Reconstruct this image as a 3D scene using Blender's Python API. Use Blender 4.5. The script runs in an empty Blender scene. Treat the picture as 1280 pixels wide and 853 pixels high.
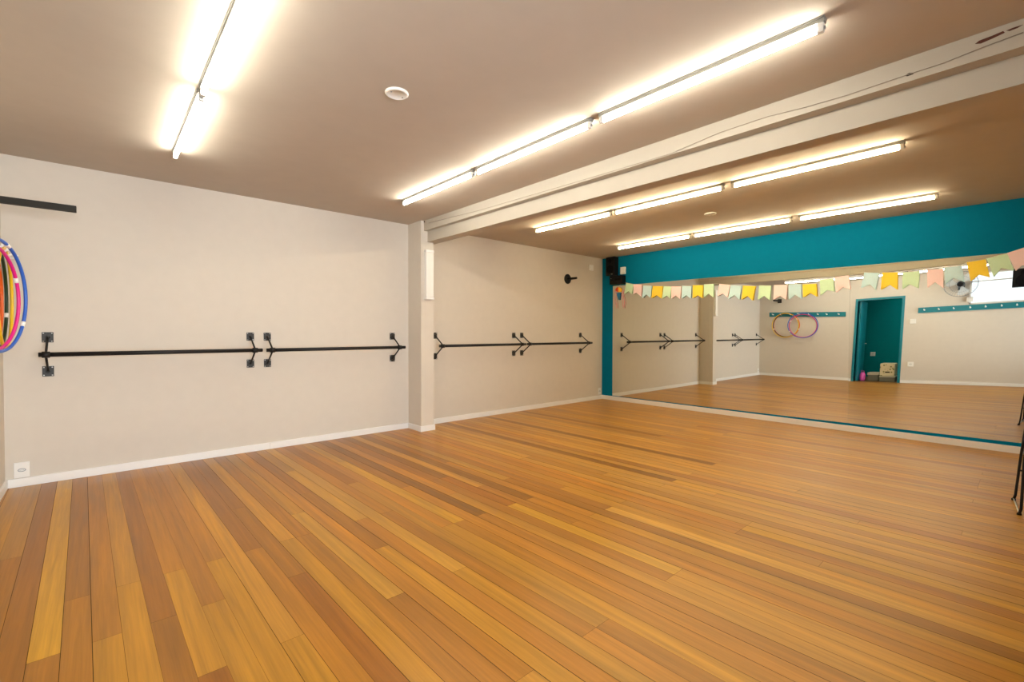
import bpy, bmesh, math, random
from mathutils import Vector, Matrix
C = bpy.context.scene
COL = C.collection
R = math.radians

# ---------------------------------------------------------------- camera, world, exposure
FPX = 578.6
YAW, PIT, ROL = R(48.22), R(-1.01), R(0.10)
CAM = Vector((0.588, -5.637, 1.30))
fw = Vector((math.cos(PIT)*math.cos(YAW), math.cos(PIT)*math.sin(YAW), math.sin(PIT)))
rt = fw.cross(Vector((0, 0, 1))).normalized()
up = rt.cross(fw)
rt2 = math.cos(ROL)*rt + math.sin(ROL)*up
up2 = -math.sin(ROL)*rt + math.cos(ROL)*up
cd = bpy.data.cameras.new('camera')
cam = bpy.data.objects.new('camera', cd)
COL.objects.link(cam)
cam.matrix_world = Matrix(((rt2.x, up2.x, -fw.x, CAM.x), (rt2.y, up2.y, -fw.y, CAM.y), (rt2.z, up2.z, -fw.z, CAM.z), (0, 0, 0, 1)))
cd.sensor_width = 36
cd.lens = FPX/1280*36
cd.clip_start = 0.02
C.camera = cam

TUBE_STRENGTH = 63.0
TUBE_COLOR = (1.0, 0.93, 0.78)
OLD_TUBE_STRENGTH = 78.0
OLD_TUBE_COLOR = (1.0, 0.82, 0.52)
SKY_STRENGTH = 24.0
DULL_SKY = 1.7
w = bpy.data.worlds.new('sky')
C.world = w
w.use_nodes = True
# sky: bright lobe towards -y shaped to light the barre wall's left half, dull on the side the high window faces (-x)
wn = w.node_tree
bg = wn.nodes['Background']
bg.inputs[0].default_value = (0.86, 0.93, 1.0, 1)
wtc = wn.nodes.new('ShaderNodeTexCoord')
wdot = wn.nodes.new('ShaderNodeVectorMath'); wdot.operation = 'DOT_PRODUCT'
wdot.inputs[1].default_value = (0, -1, 0)
wn.links.new(wtc.outputs['Generated'], wdot.inputs[0])
wmr = wn.nodes.new('ShaderNodeMapRange'); wmr.interpolation_type = 'SMOOTHSTEP'
wmr.inputs['From Min'].default_value = 0.74; wmr.inputs['From Max'].default_value = 0.98
wmr.inputs['To Min'].default_value = DULL_SKY; wmr.inputs['To Max'].default_value = SKY_STRENGTH
wn.links.new(wdot.outputs['Value'], wmr.inputs['Value'])
wn.links.new(wmr.outputs[0], bg.inputs[1])
C.view_settings.view_transform = 'Standard'
C.view_settings.look = 'None'
C.view_settings.exposure = 0.0
C.view_settings.gamma = 1.0
C.view_settings.use_curve_mapping = False

# ---------------------------------------------------------------- room measures (metres)
L = 8.006          # mirror plane
H = 2.762          # ceiling
YR = -7.2          # wall behind the right shoulder
P0, PW, PD = 3.733, 0.19, 0.335
BH = 0.072

def px(axis, val, a, b):
    """where the sight line through photo pixel (a, b) meets a plane of the room"""
    d = fw + rt2*((a-640)/FPX) - up2*((b-426.5)/FPX)
    t = (val-CAM[axis])/d[axis]
    return CAM + d*t

# ---------------------------------------------------------------- materials
def srgb(r, g, b):
    f = lambda c: (c/12.92 if c <= 0.04045 else ((c+0.055)/1.055)**2.4)
    return (f(r/255), f(g/255), f(b/255), 1)

def mat(name, col, rough=0.5, metal=0.0, noise=None, bump=0.0, scale=30.0, spec=0.5, coat=0.0):
    """procedural material: base colour varied by a little noise, optional bump"""
    m = bpy.data.materials.new(name)
    m.use_nodes = True
    nt = m.node_tree
    b = nt.nodes['Principled BSDF']
    b.inputs['Roughness'].default_value = rough
    b.inputs['Metallic'].default_value = metal
    b.inputs['Specular IOR Level'].default_value = spec
    b.inputs['Coat Weight'].default_value = coat
    tc = nt.nodes.new('ShaderNodeTexCoord')
    nz = nt.nodes.new('ShaderNodeTexNoise')
    nz.inputs['Scale'].default_value = scale
    nz.inputs['Detail'].default_value = 4
    nt.links.new(tc.outputs['Object'], nz.inputs['Vector'])
    v = 0.04 if noise is None else noise
    mr = nt.nodes.new('ShaderNodeMapRange')
    mr.inputs['To Min'].default_value = 1-v
    mr.inputs['To Max'].default_value = 1+v
    nt.links.new(nz.outputs['Fac'], mr.inputs['Value'])
    mx = nt.nodes.new('ShaderNodeMix')
    mx.data_type = 'RGBA'
    mx.blend_type = 'MULTIPLY'
    mx.inputs[0].default_value = 1
    mx.inputs[6].default_value = col if len(col) == 4 else (*col, 1)
    nt.links.new(mr.outputs[0], mx.inputs[7])
    nt.links.new(mx.outputs[2], b.inputs['Base Color'])
    if bump:
        bp = nt.nodes.new('ShaderNodeBump')
        bp.inputs['Strength'].default_value = bump
        bp.inputs['Distance'].default_value = 0.004
        nt.links.new(nz.outputs['Fac'], bp.inputs['Height'])
        nt.links.new(bp.outputs[0], b.inputs['Normal'])
    return m

M = {}
M['wall'] = mat('wall_paint', (0.65, 0.595, 0.52), 0.75, noise=0.035, bump=0.12, scale=9, spec=0.25)
M['beam'] = mat('beam_paint', (0.48, 0.44, 0.375), 0.6, noise=0.03, bump=0.15, scale=12, spec=0.3)
M['ceil'] = mat('ceiling_paint', (0.52, 0.465, 0.40), 0.85, noise=0.05, bump=0.1, scale=6, spec=0.15)
M['teal'] = mat('teal_paint', (0.0005, 0.165, 0.30), 0.85, noise=0.06, bump=0.08, scale=14, spec=0.06)
M['tealdoor'] = mat('teal_gloss_paint', (0.006, 0.20, 0.26), 0.3, noise=0.04, scale=9)
M['hallteal'] = mat('hall_teal_paint', (0.001, 0.21, 0.235), 0.85, noise=0.06, scale=9, spec=0.08)
M['white'] = mat('white_gloss_paint', (0.84, 0.83, 0.81), 0.35, noise=0.02, scale=10)
M['plastic'] = mat('white_plastic', (0.82, 0.81, 0.78), 0.35, noise=0.01, scale=20)
M['greyplastic'] = mat('grey_plastic', (0.25, 0.26, 0.27), 0.4, noise=0.02)
M['black'] = mat('black_powder_coat', (0.008, 0.007, 0.007), 0.5, noise=0.1, scale=60, spec=0.3)
M['darkbar'] = mat('dark_grey_paint', (0.022, 0.02, 0.016), 0.6, noise=0.1, scale=40, spec=0.2)
M['plate'] = mat('dark_steel_plate', (0.03, 0.028, 0.025), 0.5, metal=0.2, noise=0.25, scale=70)
M['steel'] = mat('zinc_screw', (0.7, 0.7, 0.68), 0.3, metal=1.0)
M['blackplastic'] = mat('black_plastic', (0.005, 0.005, 0.006), 0.5, spec=0.2)
M['grille'] = mat('speaker_grille', (0.004, 0.004, 0.005), 0.8, spec=0.1, noise=0.5, scale=400)
M['darkgap'] = mat('floor_gap', (0.035, 0.014, 0.004), 0.9)
M['string'] = mat('white_cord', (0.7, 0.66, 0.58), 0.8)
M['cable'] = mat('dusty_cable', (0.30, 0.25, 0.20), 0.7)
M['brick'] = mat('bare_brick', (0.10, 0.03, 0.018), 0.9, noise=0.6, scale=60, bump=0.5)
M['darkhole'] = mat('dark_chip', (0.03, 0.025, 0.02), 0.9)
M['batten'] = mat('grey_enamel', (0.27, 0.27, 0.25), 0.45, noise=0.02)

def flat(name, rgb, rough=0.6, noise=0.04, scale=40):
    M[name] = mat(name, srgb(*rgb), rough, noise=noise, scale=scale)
    return M[name]
flat('paper_green', (205, 236, 203), 0.8)
flat('paper_pink', (252, 221, 224), 0.8)
flat('paper_blue', (196, 228, 240), 0.8)
flat('paper_yellow', (252, 214, 66), 0.8)
flat('hoop_orange', (225, 95, 25), 0.3)
flat('hoop_green', (16, 52, 24), 0.3)
flat('hoop_yellow', (240, 195, 30), 0.3)
flat('hoop_magenta', (215, 25, 130), 0.3)
flat('hoop_blue', (40, 95, 190), 0.3)
flat('tape_white', (240, 238, 232), 0.5)
flat('kite_red', (215, 70, 35), 0.6)
flat('kite_yellow', (245, 190, 50), 0.6)
flat('kite_blue', (40, 125, 170), 0.6)
flat('ribbon_pink', (225, 140, 150), 0.6)
flat('pink_bag', (225, 90, 180), 0.5)
flat('grey_box', (120, 118, 105), 0.7)
flat('cream_lid', (205, 200, 180), 0.6)
flat('fan_grey', (120, 130, 138), 0.35)
flat('fan_blade', (196, 202, 206), 0.3)

# cream carton with a loose green and brown print
m = mat('printed_carton', srgb(225, 215, 180), 0.7)
nt = m.node_tree
b = nt.nodes['Principled BSDF']
vz = nt.nodes.new('ShaderNodeTexVoronoi'); vz.inputs['Scale'].default_value = 16
tc = nt.nodes.new('ShaderNodeTexCoord'); nt.links.new(tc.outputs['Object'], vz.inputs['Vector'])
cr = nt.nodes.new('ShaderNodeValToRGB')
cr.color_ramp.elements[0].position = 0.18; cr.color_ramp.elements[0].color = srgb(120, 125, 70)
cr.color_ramp.elements[1].position = 0.42; cr.color_ramp.elements[1].color = srgb(228, 218, 184)
nt.links.new(vz.outputs['Distance'], cr.inputs[0])
nt.links.new(cr.outputs[0], b.inputs['Base Color'])
M['carton'] = m

# mirror
m = bpy.data.materials.new('mirror_silver'); m.use_nodes = True
b = m.node_tree.nodes['Principled BSDF']
b.inputs['Metallic'].default_value = 1; b.inputs['Roughness'].default_value = 0.0
b.inputs['Base Color'].default_value = (0.80, 0.82, 0.77, 1)
M['mirror'] = m
m = mat('mirror_edge', (0.55, 0.68, 0.62), 0.15); M['mirror_edge'] = m

# window glass: lets daylight straight through, with a faint gloss
m = bpy.data.materials.new('window_glass'); m.use_nodes = True
nt = m.node_tree; nt.nodes.remove(nt.nodes['Principled BSDF'])
tr = nt.nodes.new('ShaderNodeBsdfTransparent'); gl = nt.nodes.new('ShaderNodeBsdfGlossy')
gl.inputs['Roughness'].default_value = 0.03
fr = nt.nodes.new('ShaderNodeFresnel'); fr.inputs[0].default_value = 1.45
ms = nt.nodes.new('ShaderNodeMixShader')
nt.links.new(fr.outputs[0], ms.inputs[0]); nt.links.new(tr.outputs[0], ms.inputs[1]); nt.links.new(gl.outputs[0], ms.inputs[2])
nt.links.new(ms.outputs[0], nt.nodes['Material Output'].inputs[0])
M['glass'] = m

# lit tubes; the two rows beyond the beam have older, warmer tubes
for key, colr, stg in (('tube', TUBE_COLOR, TUBE_STRENGTH), ('old_tube', OLD_TUBE_COLOR, OLD_TUBE_STRENGTH)):
    m = bpy.data.materials.new('lit_'+key); m.use_nodes = True
    b = m.node_tree.nodes['Principled BSDF']
    b.inputs['Base Color'].default_value = (0.9, 0.9, 0.88, 1)
    b.inputs['Emission Color'].default_value = (*colr, 1)
    b.inputs['Emission Strength'].default_value = stg
    M[key] = m

# varnished plank floor: plank colour comes from each board, grain from stretched noise
m = bpy.data.materials.new('varnished_planks'); m.use_nodes = True
nt = m.node_tree; b = nt.nodes['Principled BSDF']
at = nt.nodes.new('ShaderNodeAttribute'); at.attribute_name = 'board_tone'
sd = nt.nodes.new('ShaderNodeAttribute'); sd.attribute_name = 'board_seed'
tc = nt.nodes.new('ShaderNodeTexCoord')
cmb = nt.nodes.new('ShaderNodeCombineXYZ')
nt.links.new(sd.outputs['Fac'], cmb.inputs['Y']); nt.links.new(sd.outputs['Fac'], cmb.inputs['Z'])
add = nt.nodes.new('ShaderNodeVectorMath'); add.operation = 'ADD'
nt.links.new(tc.outputs['Object'], add.inputs[0]); nt.links.new(cmb.outputs[0], add.inputs[1])
def grain(sx, sy, detail, dist):
    mp = nt.nodes.new('ShaderNodeMapping'); mp.inputs['Scale'].default_value = (sx, sy, 1)
    nt.links.new(add.outputs[0], mp.inputs['Vector'])
    n = nt.nodes.new('ShaderNodeTexNoise'); n.inputs['Scale'].default_value = 1
    n.inputs['Detail'].default_value = detail; n.inputs['Distortion'].default_value = dist
    nt.links.new(mp.outputs[0], n.inputs['Vector']); return n
g1 = grain(46, 1.3, 5, 0.6); g2 = grain(9, 0.55, 3, 1.2); g3 = grain(190, 5, 2, 0)
def rng(n, a, c, lo=0.25, hi=0.75):
    r_ = nt.nodes.new('ShaderNodeMapRange')
    r_.inputs['From Min'].default_value = lo; r_.inputs['From Max'].default_value = hi
    r_.inputs['To Min'].default_value = a; r_.inputs['To Max'].default_value = c
    nt.links.new(n.outputs['Fac'], r_.inputs['Value']); return r_
def mul(a, c):
    x = nt.nodes.new('ShaderNodeMath'); x.operation = 'MULTIPLY'
    nt.links.new(a.outputs[0], x.inputs[0]); nt.links.new(c.outputs[0], x.inputs[1]); return x
k = mul(mul(rng(g1, 0.82, 1.15), rng(g2, 0.76, 1.20)), rng(g3, 0.92, 1.08))
mx = nt.nodes.new('ShaderNodeMix'); mx.data_type = 'RGBA'; mx.blend_type = 'MULTIPLY'; mx.inputs[0].default_value = 1
nt.links.new(at.outputs['Color'], mx.inputs[6]); nt.links.new(k.outputs[0], mx.inputs[7])
nt.links.new(mx.outputs[2], b.inputs['Base Color'])
rr = rng(g2, 0.30, 0.40); nt.links.new(rr.outputs[0], b.inputs['Roughness'])
b.inputs['Specular IOR Level'].default_value = 0.55
bp = nt.nodes.new('ShaderNodeBump'); bp.inputs['Strength'].default_value = 0.05; bp.inputs['Distance'].default_value = 0.002
nt.links.new(g1.outputs['Fac'], bp.inputs['Height']); nt.links.new(bp.outputs[0], b.inputs['Normal'])
b.inputs['Specular Tint'].default_value = (1.0, 0.86, 0.66, 1)
M['planks'] = m

# ---------------------------------------------------------------- mesh helpers
class MB:
    def __init__(self):
        self.bm = bmesh.new()
    def box(self, a, c, bevel=0.0, rot=None, mi=0):
        lo = Vector([min(p, q) for p, q in zip(a, c)]); hi = Vector([max(p, q) for p, q in zip(a, c)])
        vs = [self.bm.verts.new((x, y, z)) for x in (lo.x, hi.x) for y in (lo.y, hi.y) for z in (lo.z, hi.z)]
        fs = [self.bm.faces.new([vs[i] for i in f]) for f in ((0, 1, 3, 2), (4, 6, 7, 5), (0, 4, 5, 1), (2, 3, 7, 6), (0, 2, 6, 4), (1, 5, 7, 3))]
        for f in fs: f.material_index = mi
        if bevel:
            es = list({e for f in fs for e in f.edges})
            r_ = bmesh.ops.bevel(self.bm, geom=es, offset=bevel, segments=2, affect='EDGES', profile=0.6)
            for f in r_['faces']: f.material_index = mi
            vs = list({v for f in r_['faces'] for v in f.verts} | {v for v in vs if v.is_valid})
        if rot:
            ctr, mt = rot
            for v in vs: v.co = mt @ (v.co-Vector(ctr)) + Vector(ctr)
        return self
    def hexa(self, p, mi=0):
        """8 corners: bottom ring 0-3, top ring 4-7"""
        v = [self.bm.verts.new(q) for q in p]
        for f in ((3, 2, 1, 0), (4, 5, 6, 7), (0, 1, 5, 4), (1, 2, 6, 5), (2, 3, 7, 6), (3, 0, 4, 7)):
            self.bm.faces.new([v[i] for i in f]).material_index = mi
        return self
    def cyl(self, a, c, r, r2=None, seg=16, cap=True, mi=0):
        a = Vector(a); c = Vector(c); r2 = r if r2 is None else r2
        d = (c-a).normalized(); t = Vector((0, 0, 1)) if abs(d.z) < .9 else Vector((1, 0, 0))
        u = d.cross(t).normalized(); v = d.cross(u)
        A = [self.bm.verts.new(a+(u*math.cos(k)+v*math.sin(k))*r) for k in [2*math.pi*i/seg for i in range(seg)]]
        B = [self.bm.verts.new(c+(u*math.cos(k)+v*math.sin(k))*r2) for k in [2*math.pi*i/seg for i in range(seg)]]
        for i in range(seg):
            f = self.bm.faces.new((A[i], A[(i+1) % seg], B[(i+1) % seg], B[i])); f.smooth = True; f.material_index = mi
        if cap:
            self.bm.faces.new(A[::-1]).material_index = mi; self.bm.faces.new(B).material_index = mi
        return self
    def path(self, pts, r, seg=8, closed=False, mi=0):
        pts = [Vector(p) for p in pts]; n = len(pts); rings = []
        up0 = None
        for i, p in enumerate(pts):
            a = pts[(i-1) % n] if (closed or i > 0) else p
            c = pts[(i+1) % n] if (closed or i < n-1) else p
            d = (c-a).normalized()
            if up0 is None:
                t = Vector((0, 0, 1)) if abs(d.z) < .9 else Vector((1, 0, 0)); up0 = (t-d*t.dot(d)).normalized()
            else:
                up0 = (up0-d*up0.dot(d)).normalized()
            s = d.cross(up0)
            rings.append([self.bm.verts.new(p+(up0*math.cos(k)+s*math.sin(k))*r) for k in [2*math.pi*j/seg for j in range(seg)]])
        m_ = n if closed else n-1
        for i in range(m_):
            A, B = rings[i], rings[(i+1) % n]
            for j in range(seg):
                f = self.bm.faces.new((A[j], A[(j+1) % seg], B[(j+1) % seg], B[j])); f.smooth = True; f.material_index = mi
        if not closed:
            self.bm.faces.new(rings[0][::-1]).material_index = mi; self.bm.faces.new(rings[-1]).material_index = mi
        return self
    def card(self, pts, th, mi=0):
        """thin solid from an outline"""
        pts = [Vector(p) for p in pts]
        nrm = Vector((0, 0, 0))
        for i in range(len(pts)):
            nrm += pts[i].cross(pts[(i+1) % len(pts)])
        nrm.normalize()
        A = [self.bm.verts.new(p+nrm*th/2) for p in pts]; B = [self.bm.verts.new(p-nrm*th/2) for p in pts]
        self.bm.faces.new(A).material_index = mi; self.bm.faces.new(B[::-1]).material_index = mi
        for i in range(len(pts)):
            j = (i+1) % len(pts); self.bm.faces.new((A[i], B[i], B[j], A[j])).material_index = mi
        return self
    def lathe(self, ctr, axis, prof, seg=28, mi=0):
        """prof: list of (distance along axis, radius)"""
        ctr = Vector(ctr); d = Vector(axis).normalized(); t = Vector((0, 0, 1)) if abs(d.z) < .9 else Vector((1, 0, 0))
        u = d.cross(t).normalized(); v = d.cross(u); rings = []
        for h_, r_ in prof:
            rings.append([self.bm.verts.new(ctr+d*h_+(u*math.cos(k)+v*math.sin(k))*r_) for k in [2*math.pi*i/seg for i in range(seg)]])
        for A, B in zip(rings, rings[1:]):
            for i in range(seg):
                f = self.bm.faces.new((A[i], A[(i+1) % seg], B[(i+1) % seg], B[i])); f.smooth = True; f.material_index = mi
        self.bm.faces.new(rings[0][::-1]).material_index = mi; self.bm.faces.new(rings[-1]).material_index = mi
        return self
    def build(self, name, mats, parent=None, origin=None):
        bmesh.ops.recalc_face_normals(self.bm, faces=self.bm.faces)
        me = bpy.data.meshes.new(name)
        if parent is not None: off = world_loc(parent)
        else: off = Vector(origin) if origin is not None else None
        if off is not None:
            for v in self.bm.verts: v.co -= off
        self.bm.to_mesh(me); self.bm.free()
        for q in (mats if isinstance(mats, (list, tuple)) else [mats]): me.materials.append(q)
        o = bpy.data.objects.new(name, me); COL.objects.link(o)
        if parent is not None: o.parent = parent
        elif off is not None: o.location = off
        return o

def world_loc(o):
    p = Vector(o.location)
    while o.parent: o = o.parent; p += Vector(o.location)
    return p
def empty(name, loc):
    o = bpy.data.objects.new(name, None); COL.objects.link(o); o.location = loc; o.empty_display_size = 0.1; return o
def tag(o, label, cat, group=None):
    o['label'] = label; o['category'] = cat
    if group: o['group'] = group
    return o
def struct(o, label, cat):
    o['kind'] = 'structure'; o['label'] = label; o['category'] = cat; return o
def kids(o): return [c for c in bpy.data.objects if c.parent == o]
def copy_tree(o, parent=None):
    c = o.copy(); COL.objects.link(c)
    if parent is not None: c.parent = parent
    for k_ in kids(o): copy_tree(k_, c)
    return c

# ---------------------------------------------------------------- the room shell
# floor: one board per quad, boards run away from the camera towards the barre wall
W0, O0, SH = 0.096, 0.028, 0.018
JO = [0.0, -0.55, -1.04, -1.76, -2.15, -2.555, -3.04, -3.57, -3.97, -4.38, -4.87, -5.36, -5.85, -6.4, -7.2]
TONE = {'tan': (192, 134, 66), 'gold': (200, 140, 54), 'yellow': (218, 160, 60), 'brown': (168, 106, 46), 'red': (160, 96, 42),
        'dark': (138, 84, 34), 'dorange': (160, 90, 26), 'orange': (186, 120, 46), 'light': (200, 146, 76), 'pale': (208, 154, 80)}
# boards read off the photograph: row -> list of (start y, tone); the tone runs from there towards the camera
ROWS = {0: [(0, 'tan'), (-1.76, 'brown')], 1: [(0, 'tan'), (-1.76, 'brown'), (-3.57, 'red')], 2: [(0, 'red'), (-4.38, 'orange')],
        3: [(0, 'yellow'), (-3.04, 'brown')], 4: [(0, 'brown'), (-2.555, 'orange')], 5: [(0, 'orange'), (-3.04, 'gold')],
        6: [(0, 'tan'), (-2.555, 'gold')], 7: [(0, 'red'), (-3.04, 'brown')], 8: [(0, 'orange'), (-2.555, 'gold'), (-3.57, 'dorange')],
        9: [(0, 'brown'), (-3.04, 'gold')], 10: [(0, 'orange'), (-2.555, 'gold')], 11: [(0, 'tan'), (-3.57, 'gold')],
        12: [(0, 'red'), (-2.555, 'orange')], 13: [(0, 'red'), (-1.76, 'brown'), (-3.04, 'dorange')], 14: [(0, 'tan'), (-2.555, 'gold')],
        15: [(0, 'brown'), (-2.555, 'orange'), (-4.38, 'gold')], 16: [(0, 'tan'), (-2.15, 'light'), (-3.57, 'brown')], 17: [(0, 'orange'), (-4.38, 'tan')],
        18: [(0, 'red'), (-1.76, 'brown'), (-3.04, 'gold')], 19: [(0, 'tan'), (-1.04, 'light'), (-2.555, 'brown')], 20: [(0, 'light'), (-3.57, 'gold')],
        21: [(0, 'orange'), (-2.555, 'brown'), (-4.38, 'orange')], 22: [(0, 'red'), (-1.76, 'tan'), (-4.38, 'brown')], 23: [(0, 'orange'), (-3.04, 'gold')],
        24: [(0, 'light'), (-1.04, 'yellow'), (-3.04, 'orange')], 25: [(0, 'brown'), (-2.15, 'orange')], 26: [(0, 'dark'), (-3.04, 'brown')],
        27: [(0, 'orange'), (-2.555, 'tan')], 28: [(0, 'red'), (-2.15, 'brown'), (-4.38, 'tan')], 29: [(0, 'dark'), (-2.15, 'dorange'), (-3.04, 'yellow'), (-4.38, 'tan')],
        30: [(0, 'tan'), (-2.555, 'brown'), (-3.57, 'orange')], 31: [(0, 'dark'), (-3.04, 'orange')], 32: [(0, 'brown'), (-1.76, 'orange'), (-3.57, 'gold')],
        33: [(0, 'light'), (-2.555, 'brown')], 34: [(0, 'brown'), (-3.57, 'pale')], 35: [(0, 'orange'), (-3.04, 'gold')],
        38: [(0, 'orange'), (-4.38, 'yellow')], 44: [(0, 'dark'), (-3.57, 'yellow')], 51: [(0, 'light')], 52: [(0, 'dark'), (-3.57, 'light')], 53: [(0, 'light')],
        46: [(0, 'orange'), (-2.555, 'brown')], 60: [(0, 'dark'), (-2.555, 'orange')], 70: [(0, 'light'), (-2.555, 'brown')]}
rnd = random.Random(11)
bm = bmesh.new()
quads = []
def rowx(i, y): return i*W0 + O0 + SH*(-y-0.4)
n_rows = int((L+0.1)/W0)+4
for i in range(-3, n_rows):
    if i in ROWS:
        segs = ROWS[i]
    else:
        segs = []; y = 0.0
        while y > YR:
            segs.append((y, rnd.choice(['tan', 'orange', 'orange', 'gold', 'gold', 'brown', 'tan', 'light', 'orange', 'gold'] if i < 38 else ['tan', 'gold', 'light', 'pale', 'tan', 'light'])))  # paler palette on the right rows paints in window sheen
            cands = [j for j in JO if y-4.2 < j < y-1.0]
            y = rnd.choice(cands) if cands else YR-1
    segs = list(segs)+[(YR, None)]
    gap = rnd.choice([0.0006, 0.0010, 0.0018, 0.0030] if i < 17 else [0.0010, 0.0020, 0.0030, 0.0042])
    for (ya, t), (yb, _) in zip(segs, segs[1:]):
        quads.append((i, ya, yb-(-0.0012), t, gap, rnd.random()))
seeds = []; tones = []
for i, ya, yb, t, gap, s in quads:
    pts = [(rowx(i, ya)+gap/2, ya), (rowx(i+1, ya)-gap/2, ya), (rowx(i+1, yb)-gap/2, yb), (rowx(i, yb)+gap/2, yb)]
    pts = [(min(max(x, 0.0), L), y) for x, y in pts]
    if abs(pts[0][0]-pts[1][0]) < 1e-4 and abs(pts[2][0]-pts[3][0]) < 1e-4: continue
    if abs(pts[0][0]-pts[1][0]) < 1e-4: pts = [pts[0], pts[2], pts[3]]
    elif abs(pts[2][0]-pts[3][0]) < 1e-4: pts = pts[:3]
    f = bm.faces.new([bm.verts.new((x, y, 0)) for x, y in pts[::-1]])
    c = list(srgb(*TONE[t])); av = (0.43, 0.205, 0.045); c = [0.72*q_+0.28*a_ for q_, a_ in zip(c, av)]; j = (0.90+0.16*s)*(1.14 if i > 33 else 1.06 if i > 24 else 1.0); jb = 1.25 if i > 33 else 1.0  # right-hand boards lightened and less orange, standing in for window sheen
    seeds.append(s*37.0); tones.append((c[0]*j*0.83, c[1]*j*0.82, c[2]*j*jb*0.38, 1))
fl = bm.faces.new([bm.verts.new(q) for q in ((-0.12, YR-.05, -0.003), (L+.05, YR-.05, -0.003), (L+.05, .05, -0.003), (-0.12, .05, -0.003))])
fl.material_index = 1; seeds.append(0); tones.append((.03, .012, .004, 1))
fl = bm.faces.new([bm.verts.new(q) for q in ((-0.12, -3.5, -0.001), (0.0, -3.5, -0.001), (0.0, -2.4, -0.001), (-0.12, -2.4, -0.001))])
seeds.append(3); tones.append(srgb(120, 76, 36))
me = bpy.data.meshes.new('floor'); bm.to_mesh(me); bm.free()
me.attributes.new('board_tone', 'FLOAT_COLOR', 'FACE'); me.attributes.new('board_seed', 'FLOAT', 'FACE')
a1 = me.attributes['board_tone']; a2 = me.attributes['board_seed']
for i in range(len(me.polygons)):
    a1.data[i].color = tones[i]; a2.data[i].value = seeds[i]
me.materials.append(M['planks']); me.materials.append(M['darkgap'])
fo = bpy.data.objects.new('floor', me); COL.objects.link(fo)
struct(fo, 'varnished orange-brown wooden plank floor', 'floor')

struct(MB().box((-0.12, YR-.12, H), (L+.13, .12, H+.12)).build('ceiling', M['ceil']), 'greyish beige painted ceiling over the whole hall', 'ceiling')
struct(MB().box((-0.12, 0, -.1), (L+.13, .12, H)).build('wall_left', M['wall']), 'beige wall carrying the four black barres', 'wall')
struct(MB().box((L+.008, YR, -.1), (L+.13, 0, H)).build('wall_front', M['teal']), 'teal painted wall around the big mirror', 'wall')
# daylight windows in the wall behind the camera's right shoulder: x0, x1, z0, z1, depth of the added reveal
SIDE = [(0.2, 2.5, 0.35, 2.35, .42)]
b = MB(); xs = -.12
for x0, x1, z0, z1, dp in SIDE:
    b.box((xs, YR-.12, -.1), (x0, YR, H)).box((x0, YR-.12, -.1), (x1, YR, z0)).box((x0, YR-.12, z1), (x1, YR, H)); xs = x1
    # deep reveal, out of view, added to keep daylight from spreading sideways
    b.box((x0-.06, YR-dp, z0-.06), (x0, YR-.12, z1+.06)).box((x1, YR-dp, z0-.06), (x1+.06, YR-.12, z1+.06))
    b.box((x0, YR-dp, z0-.06), (x1, YR-.12, z0)).box((x0, YR-dp, z1), (x1, YR-.12, z1+.06))
b.box((xs, YR-.12, -.1), (L+.13, YR, H))
struct(b.build('wall_right', M['wall']), 'beige wall to the right of the camera', 'wall')
# wall with the doorway and the high window
DY0, DY1, DZ = -2.47, -3.40, 2.19
WY0, WY1, WZ0, WZ1 = -4.62, -6.70, 1.925, 2.66
b = MB()
for a, c in (((0, DY0), (-.1, H)), ((DY0, DY1), (DZ, H)), ((DY1, WY0), (-.1, H)), ((WY0, WY1), (-.1, WZ0)), ((WY0, WY1), (WZ1, H)), ((WY1, YR), (-.1, H))):
    b.box((-.12, a[0], c[0]), (0, a[1], c[1]))
struct(b.build('wall_back', M['wall']), 'beige wall with the teal doorway, seen in the mirror', 'wall')

# little hall behind the doorway
b = MB()
b.box((-2.0, -4.3, 0), (-1.92, -1.4, 2.5)).box((-1.92, -1.48, 0), (-.12, -1.4, 2.5)).box((-1.92, -4.3, 0), (-.12, -4.22, 2.5))
struct(b.build('wall_hall', M['hallteal']), 'dark teal hall wall seen through the doorway', 'wall')
struct(MB().box((-2.0, -4.3, 2.5), (-.12, -1.4, 2.56)).build('ceiling_hall', M['ceil']), 'hall ceiling behind the doorway', 'ceiling')
struct(MB().box((-2.0, -4.3, -.06), (-.12, -1.4, -.001)).build('floor_hall', mat('hall_floor', (0.10, 0.06, 0.03), 0.5)), 'dark hall floor behind the doorway', 'floor')

# skirting boards
T = 0.015
def skirt(name, segs, label):
    b = MB()
    for a, c in segs: b.box(a, c, bevel=0.0025)
    return struct(b.build(name, M['white']), label, 'baseboard')
skirt('baseboard_left', [((0.015, -T, 0), (2.0, 0, BH)), ((2.0008, -T, 0), (P0, 0, BH)), ((P0-T, -PD-T, 0), (P0, -T, BH)), ((P0, -PD-T, 0), (P0+PW+T, -PD, BH)),
                         ((P0+PW, -PD, 0), (P0+PW+T, 0, BH)), ((P0+PW+T, -T, 0), (L-T, 0, BH))], 'white skirting board along the barre wall and pillar')
skirt('baseboard_front', [((L-T, -2.2, 0), (L+.008, -.0, BH+.004)), ((L-T, -4.9, 0), (L+.008, -2.2008, BH+.004)), ((L-T, YR, 0), (L+.008, -4.9008, BH+.004))], 'white skirting board under the mirror')
skirt('baseboard_back', [((0, DY0+.06, 0), (T, 0, BH)), ((0, YR, 0), (T, DY1-.06, BH))], 'white skirting board beside the doorway')

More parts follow.
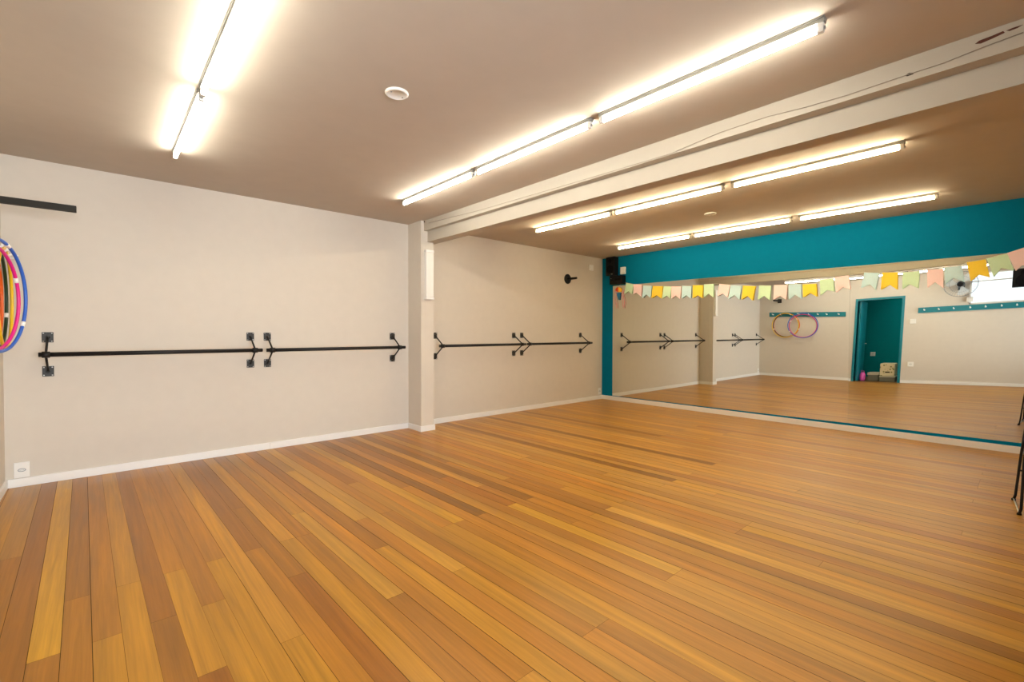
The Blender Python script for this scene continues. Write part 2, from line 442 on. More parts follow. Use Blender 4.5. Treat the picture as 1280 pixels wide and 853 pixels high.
# pillar and stepped beam
struct(MB().box((P0, -PD, 0), (P0+PW, 0, H)).build('pillar', M['wall']), 'beige square pillar between the two pairs of barres', 'pillar')
def lin(xa, xb, y): return xa+(xb-xa)*(-y-.335)/(5.265)
ye = YR
b = MB()
for (fa, fb), (z0, z1), (ba, bb) in (((3.778, 3.80), (2.634, H), (4.035, 4.075)), ((3.832, 3.892), (2.495, 2.636), (3.985, 4.03))):
    ys = -PD if z0 > 2.6 else -PD
    f0, f1, k0, k1 = lin(fa, fb, ys), lin(fa, fb, ye), lin(ba, bb, ys), lin(ba, bb, ye)
    b.hexa([(f0, ys, z0), (k0, ys, z0), (k1, ye, z0), (f1, ye, z0), (f0, ys, z1), (k0, ys, z1), (k1, ye, z1), (f1, ye, z1)])
# the beam runs on over the pillar's back to the barre wall
b.box((P0+PW, -PD, 2.495), (3.985, 0, 2.636)).box((P0+PW, -PD, 2.634), (4.035, 0, H))
beam = struct(b.build('beam', M['beam']), 'cream stepped ceiling beam running from the pillar', 'beam')
def beamface(a, b_): # point on the upper beam face
    p = px(0, 3.79, a, b_)
    return px(0, lin(3.778, 3.80, p.y), a, b_)
pts = [(536, 279), (600, 263), (660, 245.5), (720, 228), (780, 210), (840, 192), (872, 178), (900, 166), (960, 146), (1010, 133.5), (1060, 119), (1110, 102), (1137, 93), (1180, 79), (1230, 59), (1279, 41)]
b = MB(); b.path([beamface(*p)-Vector((.004, 0, 0)) for p in pts], 0.0022, seg=6)
o = b.build('cable', M['cable'], beam); o['label'] = 'thin slack cable along the upper face'
b = MB()
for pl in ([(1219, 55), (1224, 51), (1240, 45), (1254, 39), (1256, 41), (1240, 48.5), (1226, 54.5)], [(1258, 38.5), (1266, 35), (1274, 32.5), (1279, 31), (1272, 35), (1262, 38.8)]):
    b.card([beamface(*p)-Vector((.001, 0, 0)) for p in pl], 0.003)
o = b.build('chipped_plaster', M['brick'], beam); o['label'] = 'chipped patch of bare red brick'
b = MB(); b.card([beamface(*p)-Vector((.001, 0, 0)) for p in [(1131, 94.8), (1136, 91.5), (1143, 90.8), (1141, 93), (1134, 95.4)]], 0.003)
b.card([beamface(*p)-Vector((.001, 0, 0)) for p in [(529.5, 276.8), (531, 276.3), (531.5, 278), (530, 278.5)]], 0.003)
o = b.build('paint_chip', M['darkhole'], beam); o['label'] = 'small dark chip in the paint'

# window high in the back wall
wf = MB()
fx0, fx1 = -.09, -.03
for a, c in (((WY0, WY0-.035), (WZ0, WZ1)), ((WY1+.035, WY1), (WZ0, WZ1)), ((WY0, WY1), (WZ0, WZ0+.03)), ((WY0, WY1), (WZ1-.03, WZ1)), ((WY0, WY1), (2.445, 2.468)), ((-5.62, -5.655), (WZ0, WZ1))):
    wf.box((fx0, a[0], c[0]), (fx1, a[1], c[1]))
win = struct(wf.build('window_1', M['white']), 'wide high window with white frame above the longer coat rack', 'window')
MB().box((-.062, WY0-.03, WZ0+.02), (-.058, WY1+.03, WZ1-.02)).build('pane', M['glass'], win)
ld = bpy.data.lights.new('window_portal', 'AREA'); ld.shape = 'RECTANGLE'; ld.size = WZ1-WZ0; ld.size_y = WY0-WY1
lo = bpy.data.objects.new('window_portal', ld); COL.objects.link(lo)
lo.location = (-.13, (WY0+WY1)/2, (WZ0+WZ1)/2); lo.rotation_euler = (0, -math.pi/2, 0)
ld.cycles.is_portal = True

for n_, (x0, x1, z0, z1, dp) in enumerate(SIDE):
    b = MB(); yo = YR-dp
    for a, c in (((x0, x0+.04), (z0, z1)), ((x1-.04, x1), (z0, z1)), ((x0, x1), (z0, z0+.04)), ((x0, x1), (z1-.04, z1)), (((x0+x1)/2-.02, (x0+x1)/2+.02), (z0, z1))):
        b.box((a[0], yo+.03, c[0]), (a[1], yo+.09, c[1]))
    wn_ = struct(b.build('window_%d' % (n_+2), M['white']), ('tall' if n_ == 0 else 'wide high')+' white-framed window in the wall to the right of the camera', 'window')
    MB().box((x0+.03, yo+.058, z0+.03), (x1-.03, yo+.062, z1-.03)).build('pane', M['glass'], wn_)
    ld = bpy.data.lights.new('window_portal', 'AREA'); ld.shape = 'RECTANGLE'; ld.size = x1-x0; ld.size_y = z1-z0
    lo = bpy.data.objects.new('window_portal', ld); COL.objects.link(lo)
    lo.location = ((x0+x1)/2, yo-.01, (z0+z1)/2); lo.rotation_euler = (math.pi/2, 0, 0)
    ld.cycles.is_portal = True

# doorway: teal lining, architrave and the leaf standing open into the hall
b = MB()
b.box((-.13, DY0, 0), (.012, DY0+.055, DZ+.055)).box((-.13, DY1-.055, 0), (.012, DY1, DZ+.055)).box((-.13, DY1, DZ), (.012, DY0, DZ+.055))
dr = struct(b.build('door_1', M['tealdoor']), 'open doorway with teal frame, seen in the mirror', 'door')
b = MB(); b.box((-.80, DY0-.055, .008), (-.125, DY0-.015, DZ-.01), bevel=0.003)
b.box((-.70, DY0-.062, .15), (-.22, DY0-.055, 1.0), bevel=0.003).box((-.70, DY0-.062, 1.12), (-.22, DY0-.055, 2.05), bevel=0.003)
lf = b.build('door_leaf', M['tealdoor'], dr)
MB().cyl((-.75, DY0-.055, 1.02), (-.75, DY0-.10, 1.02), .012).cyl((-.75, DY0-.095, 1.02), (-.64, DY0-.095, 1.02), .009).build('door_handle', M['steel'], lf)

# ---------------------------------------------------------------- mirrors
def mirror(y0, y1, zb0, zb1, zt0, zt1, tw, yc, label):
    """one sheet; tw is the slight twist of the sheet where it is glued to an uneven wall"""
    zc = 1.25; N = 16
    bm = bmesh.new(); g = {}
    for i in range(N+1):
        for j in range(N+1):
            s = i/N; t = j/N; y = y0+(y1-y0)*s; z = (zb0+(zb1-zb0)*s)*(1-t)+(zt0+(zt1-zt0)*s)*t
            g[i, j] = bm.verts.new((L+tw*(y-yc)*(z-zc), y, z))
    for i in range(N):
        for j in range(N):
            f = bm.faces.new((g[i, j], g[i, j+1], g[i+1, j+1], g[i+1, j])); f.smooth = True
    rim = [(i, 0) for i in range(N)]+[(N, j) for j in range(N)]+[(i, N) for i in range(N, 0, -1)]+[(0, j) for j in range(N, 0, -1)]
    A = [bm.verts.new(g[k_].co) for k_ in rim]; B = [bm.verts.new((L+.0075, g[k_].co.y, g[k_].co.z)) for k_ in rim]
    for i in range(len(rim)):
        j = (i+1) % len(rim); f = bm.faces.new((A[i], A[j], B[j], B[i])); f.material_index = 1
    f = bm.faces.new(B); f.material_index = 1
    me = bpy.data.meshes.new('wall_mirror'); bm.to_mesh(me); bm.free()
    # make sure the silvered side faces the room
    if me.polygons[0].normal.x > 0: me.flip_normals()
    me.materials.append(M['mirror']); me.materials.append(M['mirror_edge'])
    o = bpy.data.objects.new('wall_mirror', me); COL.objects.link(o)
    return tag(o, label, 'mirror', 'frameless mirror sheets covering the teal wall')
TW = 0.005
mirror(-.256, -2.157, .088, .094, 2.205, 2.203, 0.0, -1, 'frameless wall mirror sheet next to the teal column, reflecting the barres')
mirror(-2.1585, -4.0395, .094, .108, 2.203, 2.186, 0.0, -3, 'middle frameless mirror sheet, reflecting the hula hoops on the short rack')
mirror(-4.041, -5.94, .108, .118, 2.186, 2.180, TW, -4.25, 'rightmost frameless mirror sheet, reflecting the doorway and the fan')

# ---------------------------------------------------------------- fluorescent battens
def batten(tube):
    """one 1.28 m fitting hanging under the ceiling, running along -y from its origin (the tube's axis)"""
    root = empty('fluorescent_batten', (0, 0, 0))
    n = 1.288
    b = MB(); b.box((-.017, -n, .024), (.017, 0, .043), bevel=.003)
    b.box((-.022, -n, .041), (.022, 0, .0485))
    b.build('housing', M['batten'], root)
    t = MB(); t.cyl((0, -.032, 0), (0, -n+.032, 0), .0140, seg=14); t.build('tube', M[tube], root)
    for ya, yb in ((-.006, -.032), (-n+.006, -n+.032)):
        h_ = MB(); h_.box((-.012, ya, -.018), (.012, yb, .030), bevel=.003); ho = h_.build('lamp_holder', M['plastic'], root)
        e = MB(); s = 1 if ya > -.5 else -1
        e.cyl((0, ya+.002*s, 0), (0, ya+.006*s, 0), .008); e.build('tube_pin', M['greyplastic'], ho)
    return root
rows = [(1.064, 'leftmost row, above the hula hoops'), (3.103, 'row just before the beam'), (5.150, 'row just behind the beam'), (7.075, 'row along the teal header')]
segl = [(-1.018, 'lit fluorescent tube batten at the barre-wall end of the '), (-2.345, 'lit fluorescent tube batten in the middle of the '), (-3.700, 'lit fluorescent tube batten at the camera end of the ')]
for rx, rl in rows:
    bt = batten('tube' if rx < 4 else 'old_tube'); first = True
    for sy, sl in segl:
        o = bt if first else copy_tree(bt); first = False
        o.location = (rx, sy, H-.049); tag(o, sl+rl, 'ceiling light', 'fluorescent tubes on the ceiling')

# ---------------------------------------------------------------- ballet barres
def barre(x0, x1, bx, zb, label):
    """bar from x0 to x1, brackets at the two bx; each bracket has two wall plates, two struts and a collar"""
    Y = -.205
    root = empty('ballet_barre', ((x0+x1)/2, 0, zb))
    MB().cyl((x0, Y, zb), (x1, Y, zb), .0188, seg=20).build('rail', M['black'], root)
    for x in bx:
        br = MB(); br.cyl((x-.024, Y, zb), (x+.024, Y, zb), .0262, seg=18); col = br.build('collar', M['black'], root)
        for s, zc in ((1, zb+.143), (-1, zb-.15)):
            b = MB(); b.box((x-.036, -.006, zc-.044), (x+.036, 0, zc+.044), bevel=.0015)
            b.lathe((x, -.006, zc), (0, -1, 0), [(0, .016), (.010, .015), (.014, .010)], seg=14)
            pl = b.build('wall_plate', M['plate'], root)
            for dx in (-.026, .026):
                for dz in (-.034, .034):
                    MB().lathe((x+dx, -.006, zc+dz), (0, -1, 0), [(0, .0052), (.002, .0045), (.003, .002)], seg=10).build('screw', M['steel'], pl)
            MB().cyl((x, -.012, zc), (x, Y, zb+s*.012), .0085, seg=12).build('strut', M['black'], root)
    return tag(root, label, 'ballet barre', 'wall-mounted ballet barres')
barre(.218, 1.886, (.262, 1.816), 1.112, 'long black wall-mounted ballet barre nearest the hula hoops')
barre(1.926, 3.572, (1.984, 3.494), 1.110, 'black wall-mounted ballet barre ending just left of the pillar')
barre(4.100, 5.742, (4.153, 5.660), 1.116, 'black wall-mounted ballet barre starting just right of the pillar')
barre(5.780, 7.435, (5.839, 7.346), 1.117, 'black wall-mounted ballet barre nearest the teal column')

# ---------------------------------------------------------------- small fittings
def ceiling_plate(x, y, label):
    root = empty('ceiling_plate', (x, y, H))
    MB().lathe((x, y, H), (0, 0, -1), [(0, .070), (.008, .070), (.013, .064), (.014, .058), (.011, .056), (.011, .004)], seg=32).build('cover', M['plastic'], root)
    for s in (-1, 1):
        MB().lathe((x+.042*s, y+.01*s, H-.011), (0, 0, -1), [(0, .005), (.003, .004)], seg=10).build('screw', M['greyplastic'], root)
    return tag(root, label, 'ceiling plate', 'round blanking plates on the ceiling')
ceiling_plate(1.959, -3.046, 'white round ceiling plate between the two rows of lights left of the beam')
ceiling_plate(6.175, -3.015, 'white round ceiling plate between the two rows of lights beyond the beam')

# emergency light on the pillar
root = empty('emergency_light', (3.839, -PD, 2.06))
MB().box((3.782, -PD-.05, 1.765), (3.896, -PD, 2.35), bevel=.008).build('cover', M['plastic'], root)
for z0, z1 in ((1.735, 1.765), (2.35, 2.385)):
    MB().box((3.778, -PD-.055, z0), (3.900, -PD, z1), bevel=.006).build('end_cap', M['white'], root)
tag(root, 'tall white emergency light unit on the front of the beige pillar', 'emergency light')

def wall_box(name, ctr, size, nrm, label, cat, slot=True, group=None):
    """plate on a wall with a recessed oval socket or a rocker"""
    c = Vector(ctr); n = Vector(nrm); s = Vector((0, 1, 0)) if abs(n.x) > .5 else Vector((1, 0, 0)); z = Vector((0, 0, 1))
    root = empty(name, c)
    hw, hh, th = size
    a = c-s*hw-z*hh; d = c+s*hw+z*hh+n*th
    MB().box(a, d, bevel=min(.006, th*.35)).build('faceplate', M['plastic'], root)
    if slot:
        ring = [c+n*(th+.001)+s*(.022*math.cos(k_))+z*(.012*math.sin(k_)) for k_ in [2*math.pi*i/20 for i in range(20)]]
        MB().path(ring, .0022, seg=6, closed=True).build('socket_rim', M['fan_grey'], root)
        p = MB()
        for d_ in (-.010, 0, .010): p.cyl(c+n*(th-.001)+s*d_, c+n*(th+.0012)+s*d_, .0026, seg=8)
        p.build('socket_holes', M['greyplastic'], root)
    else:
        MB().box(c-s*.012-z*.022+n*(th-.001), c+s*.012+z*.022+n*(th+.005), bevel=.002).build('rocker', M['white'], root)
    return tag(root, label, cat, group)
wall_box('power_outlet', (.0965, 0, .1405), (.047, .0645, .012), (0, -1, 0), 'white power outlet on top of the skirting in the left corner', 'outlet')
wall_box('power_outlet', (7.93, 0, .155), (.038, .065, .012), (0, -1, 0), 'white power outlet low on the barre wall beside the teal column', 'outlet')
wall_box('junction_box', (7.645, 0, 2.55), (.055, .055, .03), (0, -1, 0), 'small white junction box high on the barre wall near the teal column', 'junction box', False)
wall_box('junction_box', (L+.008, -.495, 2.48), (.052, .068, .04), (-1, 0, 0), 'white junction box on the teal header beside the black speaker', 'junction box', False)
wall_box('light_switch', (0, -3.635, 1.575), (.06, .06, .02), (1, 0, 0), 'white light switch beside the teal doorway, seen in the mirror', 'light switch', False)
wall_box('power_outlet', (0, -3.645, .485), (.06, .06, .02), (1, 0, 0), 'white power outlet low beside the teal doorway, seen in the mirror', 'outlet')
wall_box('power_outlet', (-1.92, -2.52, .68), (.06, .06, .015), (1, 0, 0), 'white power outlet on the dark teal hall wall', 'outlet')
jb = wall_box('junction_box', (0, -4.64, 2.04), (.055, .055, .035), (1, 0, 0), 'white junction box on a conduit below the fan, seen in the mirror', 'junction box', False)
MB().cyl((.012, -4.64, 2.09), (.012, -4.64, H), .010, seg=10).build('conduit', M['plastic'], jb)

# stub pipe with round flange on the barre wall, square bar from the back wall
root = empty('stub_pipe', (6.98, 0, 2.284))
MB().lathe((6.98, 0, 2.284), (0, -1, 0), [(0, .090), (.008, .090), (.012, .084), (.014, .03)], seg=32).build('flange', M['black'], root)
MB().cyl((6.98, -.012, 2.284), (6.98, -.215, 2.284), .020, seg=18).build('pipe', M['black'], root)
tag(root, 'short black pipe on a round flange high on the barre wall', 'pipe bracket')
root = empty('steel_bar', (0, -.56, 2.277))
MB().box((0.006, -.585, 2.253), (.468, -.535, 2.301), bevel=.002).build('bar', M['darkbar'], root)
MB().box((0, -.615, 2.217), (.006, -.505, 2.337), bevel=.001).build('wall_flange', M['darkbar'], root)
tag(root, 'dark grey square steel bar jutting out above the hula hoops', 'bar')

# speakers and amplifier
def speaker(root, lo, hi, face):
    """box cabinet with two grilles; face is the axis the grilles look along: (axis, sign)"""
    ax, s = face
    MB().box(lo, hi, bevel=.008).build('cabinet', M['blackplastic'], root)
    f = hi[ax] if s > 0 else lo[ax]
    cy = (lo[1]+hi[1])/2; z0, z1 = lo[2], hi[2]; hgt = z1-z0; rad = (hi[1]-lo[1])*.38
    d = Vector((0, 0, 0)); d[ax] = s
    for zc, r_ in ((z0+hgt*.34, rad), (z0+hgt*.78, rad*.5)):
        c = Vector((f, cy, zc)); 
        MB().lathe(c, d, [(0, r_), (.006, r_), (.008, r_*.92), (.003, r_*.75), (.002, r_*.3), (.006, r_*.25), (.008, r_*.1)], seg=26).build('driver', M['grille'], root)
root = empty('wall_speaker', (L+.008, -.28, 2.39))
speaker(root, (7.885, -.375, 2.40), (L+.008, -.175, 2.752), (0, -1))
MB().box((7.8835, -.335, 2.418), (7.886, -.30, 2.424)).build('badge', M['steel'], root)
tag(root, 'black loudspeaker up in the corner above the teal column', 'speaker')
root = empty('amplifier', (L+.008, -.42, 2.19))
MB().box((7.885, -.545, 2.225), (L+.008, -.265, 2.385), bevel=.006).build('case', M['blackplastic'], root)
MB().lathe((7.885, -.33, 2.305), (-1, 0, 0), [(0, .022), (.014, .020), (.016, .016)], seg=20).build('knob', M['blackplastic'], root)
MB().box((7.883, -.50, 2.29), (7.886, -.40, 2.33)).build('display', M['grille'], root)
MB().lathe((7.885, -.30, 2.335), (-1, 0, 0), [(0, .005), (.003, .004)], seg=10).build('indicator', M['tape_white'], root)
tag(root, 'black amplifier box under the loudspeaker at the left end of the bunting', 'amplifier')
root = empty('wall_speaker', (0.02, -5.56, 2.24))
speaker(root, (.10, -5.68, 2.23), (.34, -5.31, 2.63), (0, 1))
MB().box((0, -5.60, 2.36), (.012, -5.48, 2.52), bevel=.002).box((.01, -5.56, 2.42), (.11, -5.52, 2.46)).build('bracket', M['black'], root)
MB().cyl((.02, -5.54, 2.40), (.06, -5.50, 2.20), .006, seg=8).build('plug', M['fan_grey'], root)
tag(root, 'black loudspeaker in front of the high window, seen in the mirror at right edge', 'speaker')

# ---------------------------------------------------------------- coat racks with hooks
def rack(y0, y1, z0, z1, ys, label):
    root = empty('coat_rack', (0, (y0+y1)/2, (z0+z1)/2)); hh = .066
    MB().hexa([(0, y0, z0-hh), (.022, y0, z0-hh), (.022, y1, z1-hh), (0, y1, z1-hh), (0, y0, z0+hh), (.022, y0, z0+hh), (.022, y1, z1+hh), (0, y1, z1+hh)]).build('board', M['tealdoor'], root)
    for y in ys:
        z = z0+(z1-z0)*(y-y0)/(y1-y0)
        b = MB(); b.lathe((.022, y, z), (1, 0, 0), [(0, .017), (.004, .016), (.006, .010)], seg=14)
        b.path([(.026, y, z), (.07, y, z-.004), (.105, y, z), (.120, y, z+.012), (.124, y, z+.028)], .0075, seg=8)
        b.build('hook', M['plastic'], root)
    return tag(root, label, 'coat rack', 'teal coat racks on the wall behind the camera')
HY = [-.394, -.617, -.877, -1.109, -1.357, -1.577, -1.792, -2.078]
rack(-.28, -2.235, 1.872, 1.832, HY, 'short teal wall rack with white hooks carrying the hula hoops')
HY2 = [-3.841, -4.108, -4.373, -4.656, -4.91, -5.167, -5.403, -5.66, -5.92, -6.18]
rack(-3.72, -6.4, 1.845, 1.845, HY2, 'long teal wall rack with empty white hooks below the high window')

# ---------------------------------------------------------------- hula hoops
def hoop(xc, yc, zc, rad, slope, mt, tapes, label):
    root = empty('hula_hoop', (xc, yc, zc))
    def P_(k_): return Vector((xc+slope*rad*math.cos(k_), yc+rad*math.cos(k_), zc+rad*math.sin(k_)))
    MB().path([P_(2*math.pi*i/72) for i in range(72)], .0105, seg=10, closed=True).build('ring', M[mt], root)
    for a in tapes:
        MB().path([P_(R(a+d_)) for d_ in (-3, -1, 1, 3)], .0118, seg=10).build('tape', M['tape_white'], root)
    return tag(root, label, 'hula hoop', 'hula hoops hanging on the short rack')
hoop(.042, -.765, 1.545, .350, 0, 'hoop_orange', (200,), 'orange hula hoop hanging closest to the wall on the rack')
hoop(.066, -.757, 1.543, .345, 0, 'hoop_green', (-20,), 'dark green hula hoop with white tape between the orange and yellow hoops')
hoop(.092, -.745, 1.540, .358, 0, 'hoop_yellow', (150,), 'yellow hula hoop hanging between the green and magenta hoops')
hoop(.092, -1.215, 1.520, .335, .235, 'hoop_magenta', (25,), 'magenta hula hoop hanging just behind the blue one')
hoop(.113, -1.215, 1.535, .362, .250, 'hoop_blue', (70, -30), 'blue hula hoop hanging outermost on the rack')

# ---------------------------------------------------------------- bunting
FLAGS = [('green', (782.6, 353.5), (792, 355.4), (790, 368), (780.8, 367.7), (785.7, 364.1)),
 ('pink', (791.7, 355.4), (802.4, 355.7), (802.1, 371.3), (791.7, 368.3), (795.2, 365.9)),
 ('blue', (804, 357.1), (814.7, 357.3), (813.8, 372.9), (803.2, 373.2), (808.1, 368.3)),
 ('yellow', (815.8, 357.6), (828.4, 357.9), (827.3, 373.7), (814.4, 373.2), (820.7, 369.2)),
 ('green', (829.5, 357.9), (839.3, 358.2), (837.9, 373.7), (827.8, 373.7), (833.5, 369.6)),
 ('pink', (839.3, 358.2), (851.3, 358.2), (850.6, 374.3), (839.3, 373.7), (844.8, 369.6)),
 ('blue', (852.7, 357.3), (864.4, 357.6), (863.9, 373.7), (852.1, 373.7), (858.1, 369.2)),
 ('yellow', (865.9, 356.6), (878.4, 356.6), (878.3, 373), (865.9, 373.2), (872.1, 369.2)),
 ('green', (879.8, 355.7), (892, 354.9), (892, 372.1), (879.8, 372.1), (885.8, 367.2)),
 ('pink', (899.1, 355), (912.7, 356.2), (909.6, 372.1), (896.9, 370.6), (903.8, 367.2)),
 ('blue', (913.1, 356.5), (926.9, 356.9), (924.6, 375), (910.6, 374), (917.9, 369)),
 ('yellow', (928.8, 357.1), (944.4, 357.8), (940.9, 376), (926.9, 375), (934.4, 370)),
 ('green', (948.8, 356.9), (964, 357.2), (962.5, 375.6), (947.5, 375), (955.4, 370)),
 ('pink', (967.5, 356.5), (984, 356.2), (983.1, 375), (966.9, 375), (975, 370)),
 ('blue', (985.6, 355.2), (1001.6, 355.2), (1001.9, 373.8), (986, 374.6), (993.5, 368.5)),
 ('yellow', (1003.1, 355.6), (1020.6, 354.8), (1021.5, 371.2), (1004.4, 371.9), (1012.8, 366.5)),
 ('green', (1024.4, 350), (1041.5, 348.5), (1043.1, 364.6), (1025.6, 369.4), (1033.5, 362.8)),
 ('pink', (1043.1, 346.5), (1060.6, 344), (1063.4, 361.9), (1045.4, 365.9), (1053.8, 359.1)),
 ('blue', (1080.4, 340.6), (1099.4, 341.2), (1094.6, 362.5), (1076.2, 360), (1087.5, 355.6)),
 ('yellow', (1103.1, 340.6), (1122.5, 340.4), (1121.9, 362.5), (1101, 362.5), (1112.2, 356)),
 ('green', (1128.1, 340.6), (1149.8, 339), (1148.1, 360.6), (1128.1, 361.5), (1136.9, 355.6)),
 ('pink', (1158.8, 336.9), (1179, 336.2), (1179.4, 360.6), (1159.4, 360), (1168.8, 352.8)),
 ('blue', (1180.2, 334.6), (1202.3, 332.4), (1205.2, 352.5), (1181.8, 355.5), (1191.5, 347.5)),
 ('yellow', (1208.4, 328), (1231.9, 324.2), (1237.3, 346.6), (1213.3, 351.6), (1223.7, 343.4)),
 ('green', (1233, 323.1), (1259.2, 316.6), (1267.4, 338.4), (1242.3, 346.6), (1251.6, 335.2)),
 ('pink', (1258.7, 316.6), (1284, 308.5), (1292, 331.5), (1269.6, 338.7), (1277.8, 331.9)),
 ('blue', (1288, 307), (1314, 298), (1322, 322), (1298, 330), (1308, 318))]
root = empty('flag_bunting', (L-.02, -2.9, 2.2))
string = []
for i, (c_, tl, tr_, br_, bl, nt_) in enumerate(FLAGS):
    # every second flag hangs a hair in front of its neighbour; each is curled slightly out from the mirror
    X = L-.014-(.004 if i % 2 else 0)
    rq = random.Random(i)
    q = [px(0, X, *p) for p in (tl, tr_, br_, nt_, bl)]
    curl = .006+.012*rq.random()
    TL, TR, BR, NT, BL = q
    ML = (TL+BL)/2; MR = (TR+BR)/2; MN = (TL+TR)/2*.5+NT*.5
    def o_(v, d): return v+Vector((-d, 0, 0))
    bm_ = MB(); th = .0008
    bmv = bm_.bm
    rowsv = [[o_(TL, 0), o_((TL+TR)/2, 0), o_(TR, 0)], [o_(ML, curl*.3), o_(MN, curl*.15), o_(MR, curl*.3)], [o_(BL, curl), o_(NT, curl*.5), o_(BR, curl)]]
    F = [[bmv.verts.new(p) for p in r_] for r_ in rowsv]; K = [[bmv.verts.new(p+Vector((th, 0, 0))) for p in r_] for r_ in rowsv]
    for a in range(2):
        for d in range(2):
            bmv.faces.new((F[a][d], F[a+1][d], F[a+1][d+1], F[a][d+1])); bmv.faces.new((K[a][d], K[a][d+1], K[a+1][d+1], K[a+1][d]))
    loopi = [(0, 0), (0, 1), (0, 2), (1, 2), (2, 2), (2, 1), (2, 0), (1, 0)]
    for a in range(8):
        (r0, c0), (r1, c1) = loopi[a], loopi[(a+1) % 8]
        bmv.faces.new((F[r0][c0], F[r1][c1], K[r1][c1], K[r0][c0]))
    fo_ = bm_.build('flag', M['paper_'+c_], root); fo_['label'] = {'green': 'pale green', 'pink': 'pale pink', 'blue': 'pale blue', 'yellow': 'yellow'}[c_]+' swallowtail paper flag'
    string += [o_(TL, .003), o_(TR, .003)]
st = [px(0, L-.012, 779, 352)]+[p for p in string]
MB().path(st, .0016, seg=6).build('cord', M['string'], root)
tag(root, 'bunting of pastel green, pink, blue and yellow paper flags across the mirror', 'bunting')

# paper kite hanging at the mirror's left top corner
root = empty('paper_kite', (L-.02, -.41, 2.0))
def kp(a, b_, d=.0): return px(0, L-.02-d, a, b_)
def arc(n, a0, a1, cx_, cy_, rx, ry): return [(cx_+rx*math.cos(R(a0+(a1-a0)*i/n)), cy_-ry*math.sin(R(a0+(a1-a0)*i/n))) for i in range(n+1)]
MB().card([kp(*p) for p in [(773, 365.2)]+arc(8, 90, 215, 773, 362.5, 3.8, 3.4)], .002).build('red_half', M['kite_red'], root)
MB().card([kp(*p) for p in [(773, 365.2)]+arc(8, -35, 90, 773, 362.5, 3.8, 3.4)], .002).build('yellow_half', M['kite_yellow'], root)
MB().card([kp(*p) for p in ((769.8, 366), (775.8, 366), (774.3, 375.2), (773, 375.2))], .002).build('blue_point', M['kite_blue'], root)
rq = random.Random(4)
for i, x_ in enumerate((768.2, 770.3, 777.5, 779.2)):
    y_ = 362+2*(i % 2)
    pts = [kp(x_+.7*math.sin(j*1.1+i)+(j*.12 if x_ > 773 else -j*.02), y_+j*3.1, .004+.006*(j % 2)) for j in range(8)]
    MB().path(pts, .0045, seg=6).build('ribbon', M['ribbon_pink'], root)
MB().path([kp(773, 359.2), kp(774, 357.5), kp(776, 356)], .0015, seg=6).build('thread', M['string'], root)
tag(root, 'small paper kite with red, yellow and blue panels and pink ribbons', 'kite')

# ---------------------------------------------------------------- wall fan by the window (seen in the mirror)
root = empty('wall_fan', (0, -4.48, 2.40))
fc = Vector((.26, -4.48, 2.405)); ax = Vector((1, 0, -.12)).normalized()
MB().box((0, -4.54, 2.28), (.02, -4.42, 2.44), bevel=.004).path([(.02, -4.48, 2.34), (.08, -4.48, 2.33), (.13, -4.48, 2.36), (.15, -4.48, 2.40)], .018, seg=10).build('wall_arm', M['blackplastic'], root)
MB().lathe(fc-ax*.14, ax, [(0, .03), (.01, .055), (.08, .065), (.115, .06), (.12, .02)], seg=24).build('motor', M['blackplastic'], root)
MB().lathe(fc-ax*.02, ax, [(0, .068), (.03, .068), (.05, .05), (.058, .015)], seg=24).build('hub', M['blackplastic'], root)
s_ = ax.cross(Vector((0, 1, 0))).normalized(); u_ = Vector((0, 1, 0))
for k_ in range(3):
    a0 = R(20+120*k_); pts = []
    for rr_, w_ in ((.045, 14), (.12, 30), (.20, 34), (.26, 26)):
        pts.append((rr_, a0-R(w_)))
    for rr_, w_ in ((.27, 0), (.26, 22), (.20, 20), (.12, 10), (.045, 6)):
        pts.append((rr_, a0+R(w_)))
    MB().card([fc+(u_*math.cos(a)+s_*math.sin(a))*r_+ax*(.02*math.sin(2*(a-a0))) for r_, a in pts], .003).build('blade', M['fan_blade'], root)
cg = MB()
def ring(rad, off): cg.path([fc+ax*off+(u_*math.cos(k2)+s_*math.sin(k2))*rad for k2 in [2*math.pi*i/48 for i in range(48)]], .003, seg=6, closed=True)
ring(.30, 0); ring(.295, -.05); ring(.295, .05); ring(.19, .07); ring(.08, .075)
for i in range(36):
    k2 = 2*math.pi*i/36; d_ = u_*math.cos(k2)+s_*math.sin(k2)
    cg.path([fc+ax*.075+d_*.05, fc+ax*.07+d_*.19, fc+ax*.05+d_*.295, fc+d_*.301, fc-ax*.05+d_*.295, fc-ax*.075+d_*.06], .0014, seg=5)
cg.build('cage', M['fan_grey'], root)
tag(root, 'grey wall fan with black hub beside the window, seen in the mirror', 'fan')

# ---------------------------------------------------------------- things in the hall behind the doorway
root = empty('carton', (-.44, -3.14, 0))
MB().box((-.62, -3.305, .147), (-.26, -2.985, .485), bevel=.03).build('body', M['carton'], root)
MB().box((-.262, -3.20, .235), (-.256, -3.10, .268), bevel=.003).build('hand_hole', M['darkhole'], root)
tag(root, 'cream printed storage box on top of another box in the hall', 'box')
root = empty('storage_crate', (-.44, -3.14, 0))
MB().box((-.63, -3.31, 0), (-.25, -2.99, .125), bevel=.012).build('body', M['grey_box'], root)
MB().box((-.64, -3.318, .115), (-.242, -2.982, .145), bevel=.006).build('lid', M['cream_lid'], root)
tag(root, 'low grey storage box under the cream printed box in the hall', 'box')
root = empty('low_bench', (-.55, -2.83, 0))
MB().box((-.72, -2.955, .16), (-.38, -2.70, .225), bevel=.006).build('top', M['cream_lid'], root)
MB().box((-.70, -2.945, 0), (-.40, -2.71, .16), bevel=.006).build('base', M['grey_box'], root)
tag(root, 'low grey bench with cream top between pink bag and boxes in the hall', 'bench')
BX, BY = -.34, -2.605
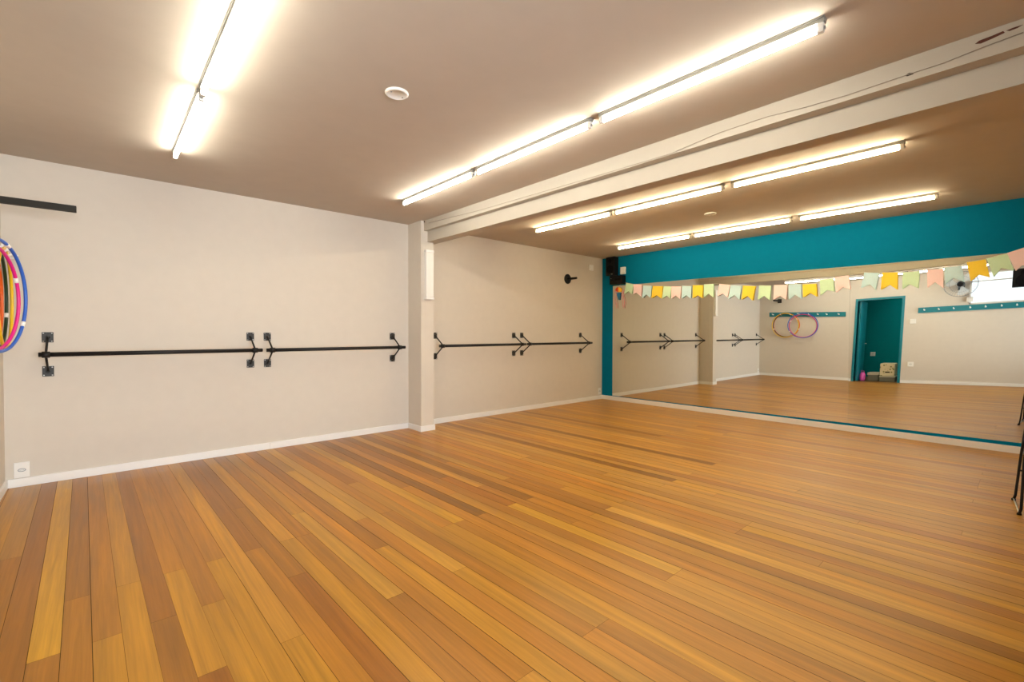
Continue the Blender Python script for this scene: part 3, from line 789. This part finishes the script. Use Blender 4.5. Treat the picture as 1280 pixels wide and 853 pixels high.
b = MB(); b.lathe((BX, BY, 0), (0, 0, 1), [(0, .045), (.02, .062), (.10, .068), (.17, .062), (.21, .045), (.23, .02)], seg=24)
root = b.build('pink_bag', M['pink_bag'], origin=(BX, BY, 0))
MB().path([(BX, BY-.035, .205), (BX+.01, BY-.03, .265), (BX+.01, BY+.03, .28), (BX, BY+.035, .205)], .008, seg=8).build('handle', M['pink_bag'], root)
tag(root, 'small pink bag on the floor just inside the teal doorway', 'bag')

root = empty('hall_fill_lamp', (-1.05, -3.75, 2.5))  # unseen lamp added to brighten the hall
MB().lathe((-1.05, -3.75, 2.5), (0, 0, -1), [(0, .13), (.02, .13), (.025, .12)], seg=28).build('base', M['plastic'], root)
hm = bpy.data.materials.new('lit_globe'); hm.use_nodes = True
hb = hm.node_tree.nodes['Principled BSDF']; hb.inputs['Emission Color'].default_value = (1, .95, .85, 1); hb.inputs['Emission Strength'].default_value = 100
MB().lathe((-1.05, -3.75, 2.475), (0, 0, -1), [(0, .115), (.03, .11), (.06, .085), (.08, .045), (.088, .01)], seg=28).build('globe', hm, root)
tag(root, 'added round lamp, out of view, brightening the hall behind the doorway', 'ceiling light')

# ---------------------------------------------------------------- metal stool at the right edge
root = empty('metal_stool', (5.70, -5.76, 0))
fr_ = .0085
A0 = Vector((5.5, -5.603, fr_)); B0 = Vector((5.9, -5.569, fr_))
A1 = Vector((5.53, -5.640, .74)); B1 = Vector((5.87, -5.640, .74))
A2 = Vector((5.5, -5.97, fr_)); B2 = Vector((5.9, -5.97, fr_)); A3 = Vector((5.53, -5.93, .74)); B3 = Vector((5.87, -5.93, .74))
for a, c in ((A0, A1), (B0, B1), (A2, A3), (B2, B3)):
    lg = MB().path([a, a+(c-a)*.02+Vector((0, -.008, .02)), a+(c-a)*.5, c], fr_, seg=10).build('leg', M['black'], root)
    MB().lathe(a-Vector((0, 0, fr_)), (0, 0, 1), [(0, .013), (.012, .013), (.016, .010)], seg=14).build('foot_cap', M['blackplastic'], lg)
sl = MB().path([A0+Vector((0, 0, .004)), B0+Vector((0, 0, .004))], .005, seg=8).build('foot_bar', M['steel'], root); sl['label'] = 'pale metal bar joining the front feet'
for a, c, t_ in ((B0, B1, .32), (A0, A1, .32)):
    q0 = a+(c-a)*t_; q1 = Vector((q0.x, -5.955, q0.z)); MB().cyl(q0, q1, .007, seg=10).build('stretcher', M['black'], root)
MB().box((5.50, -5.96, .74), (5.90, -5.665, .765), bevel=.01).build('seat', M['blackplastic'], root)
tag(root, 'thin black metal stool at the right edge of the photo by the mirror', 'stool')
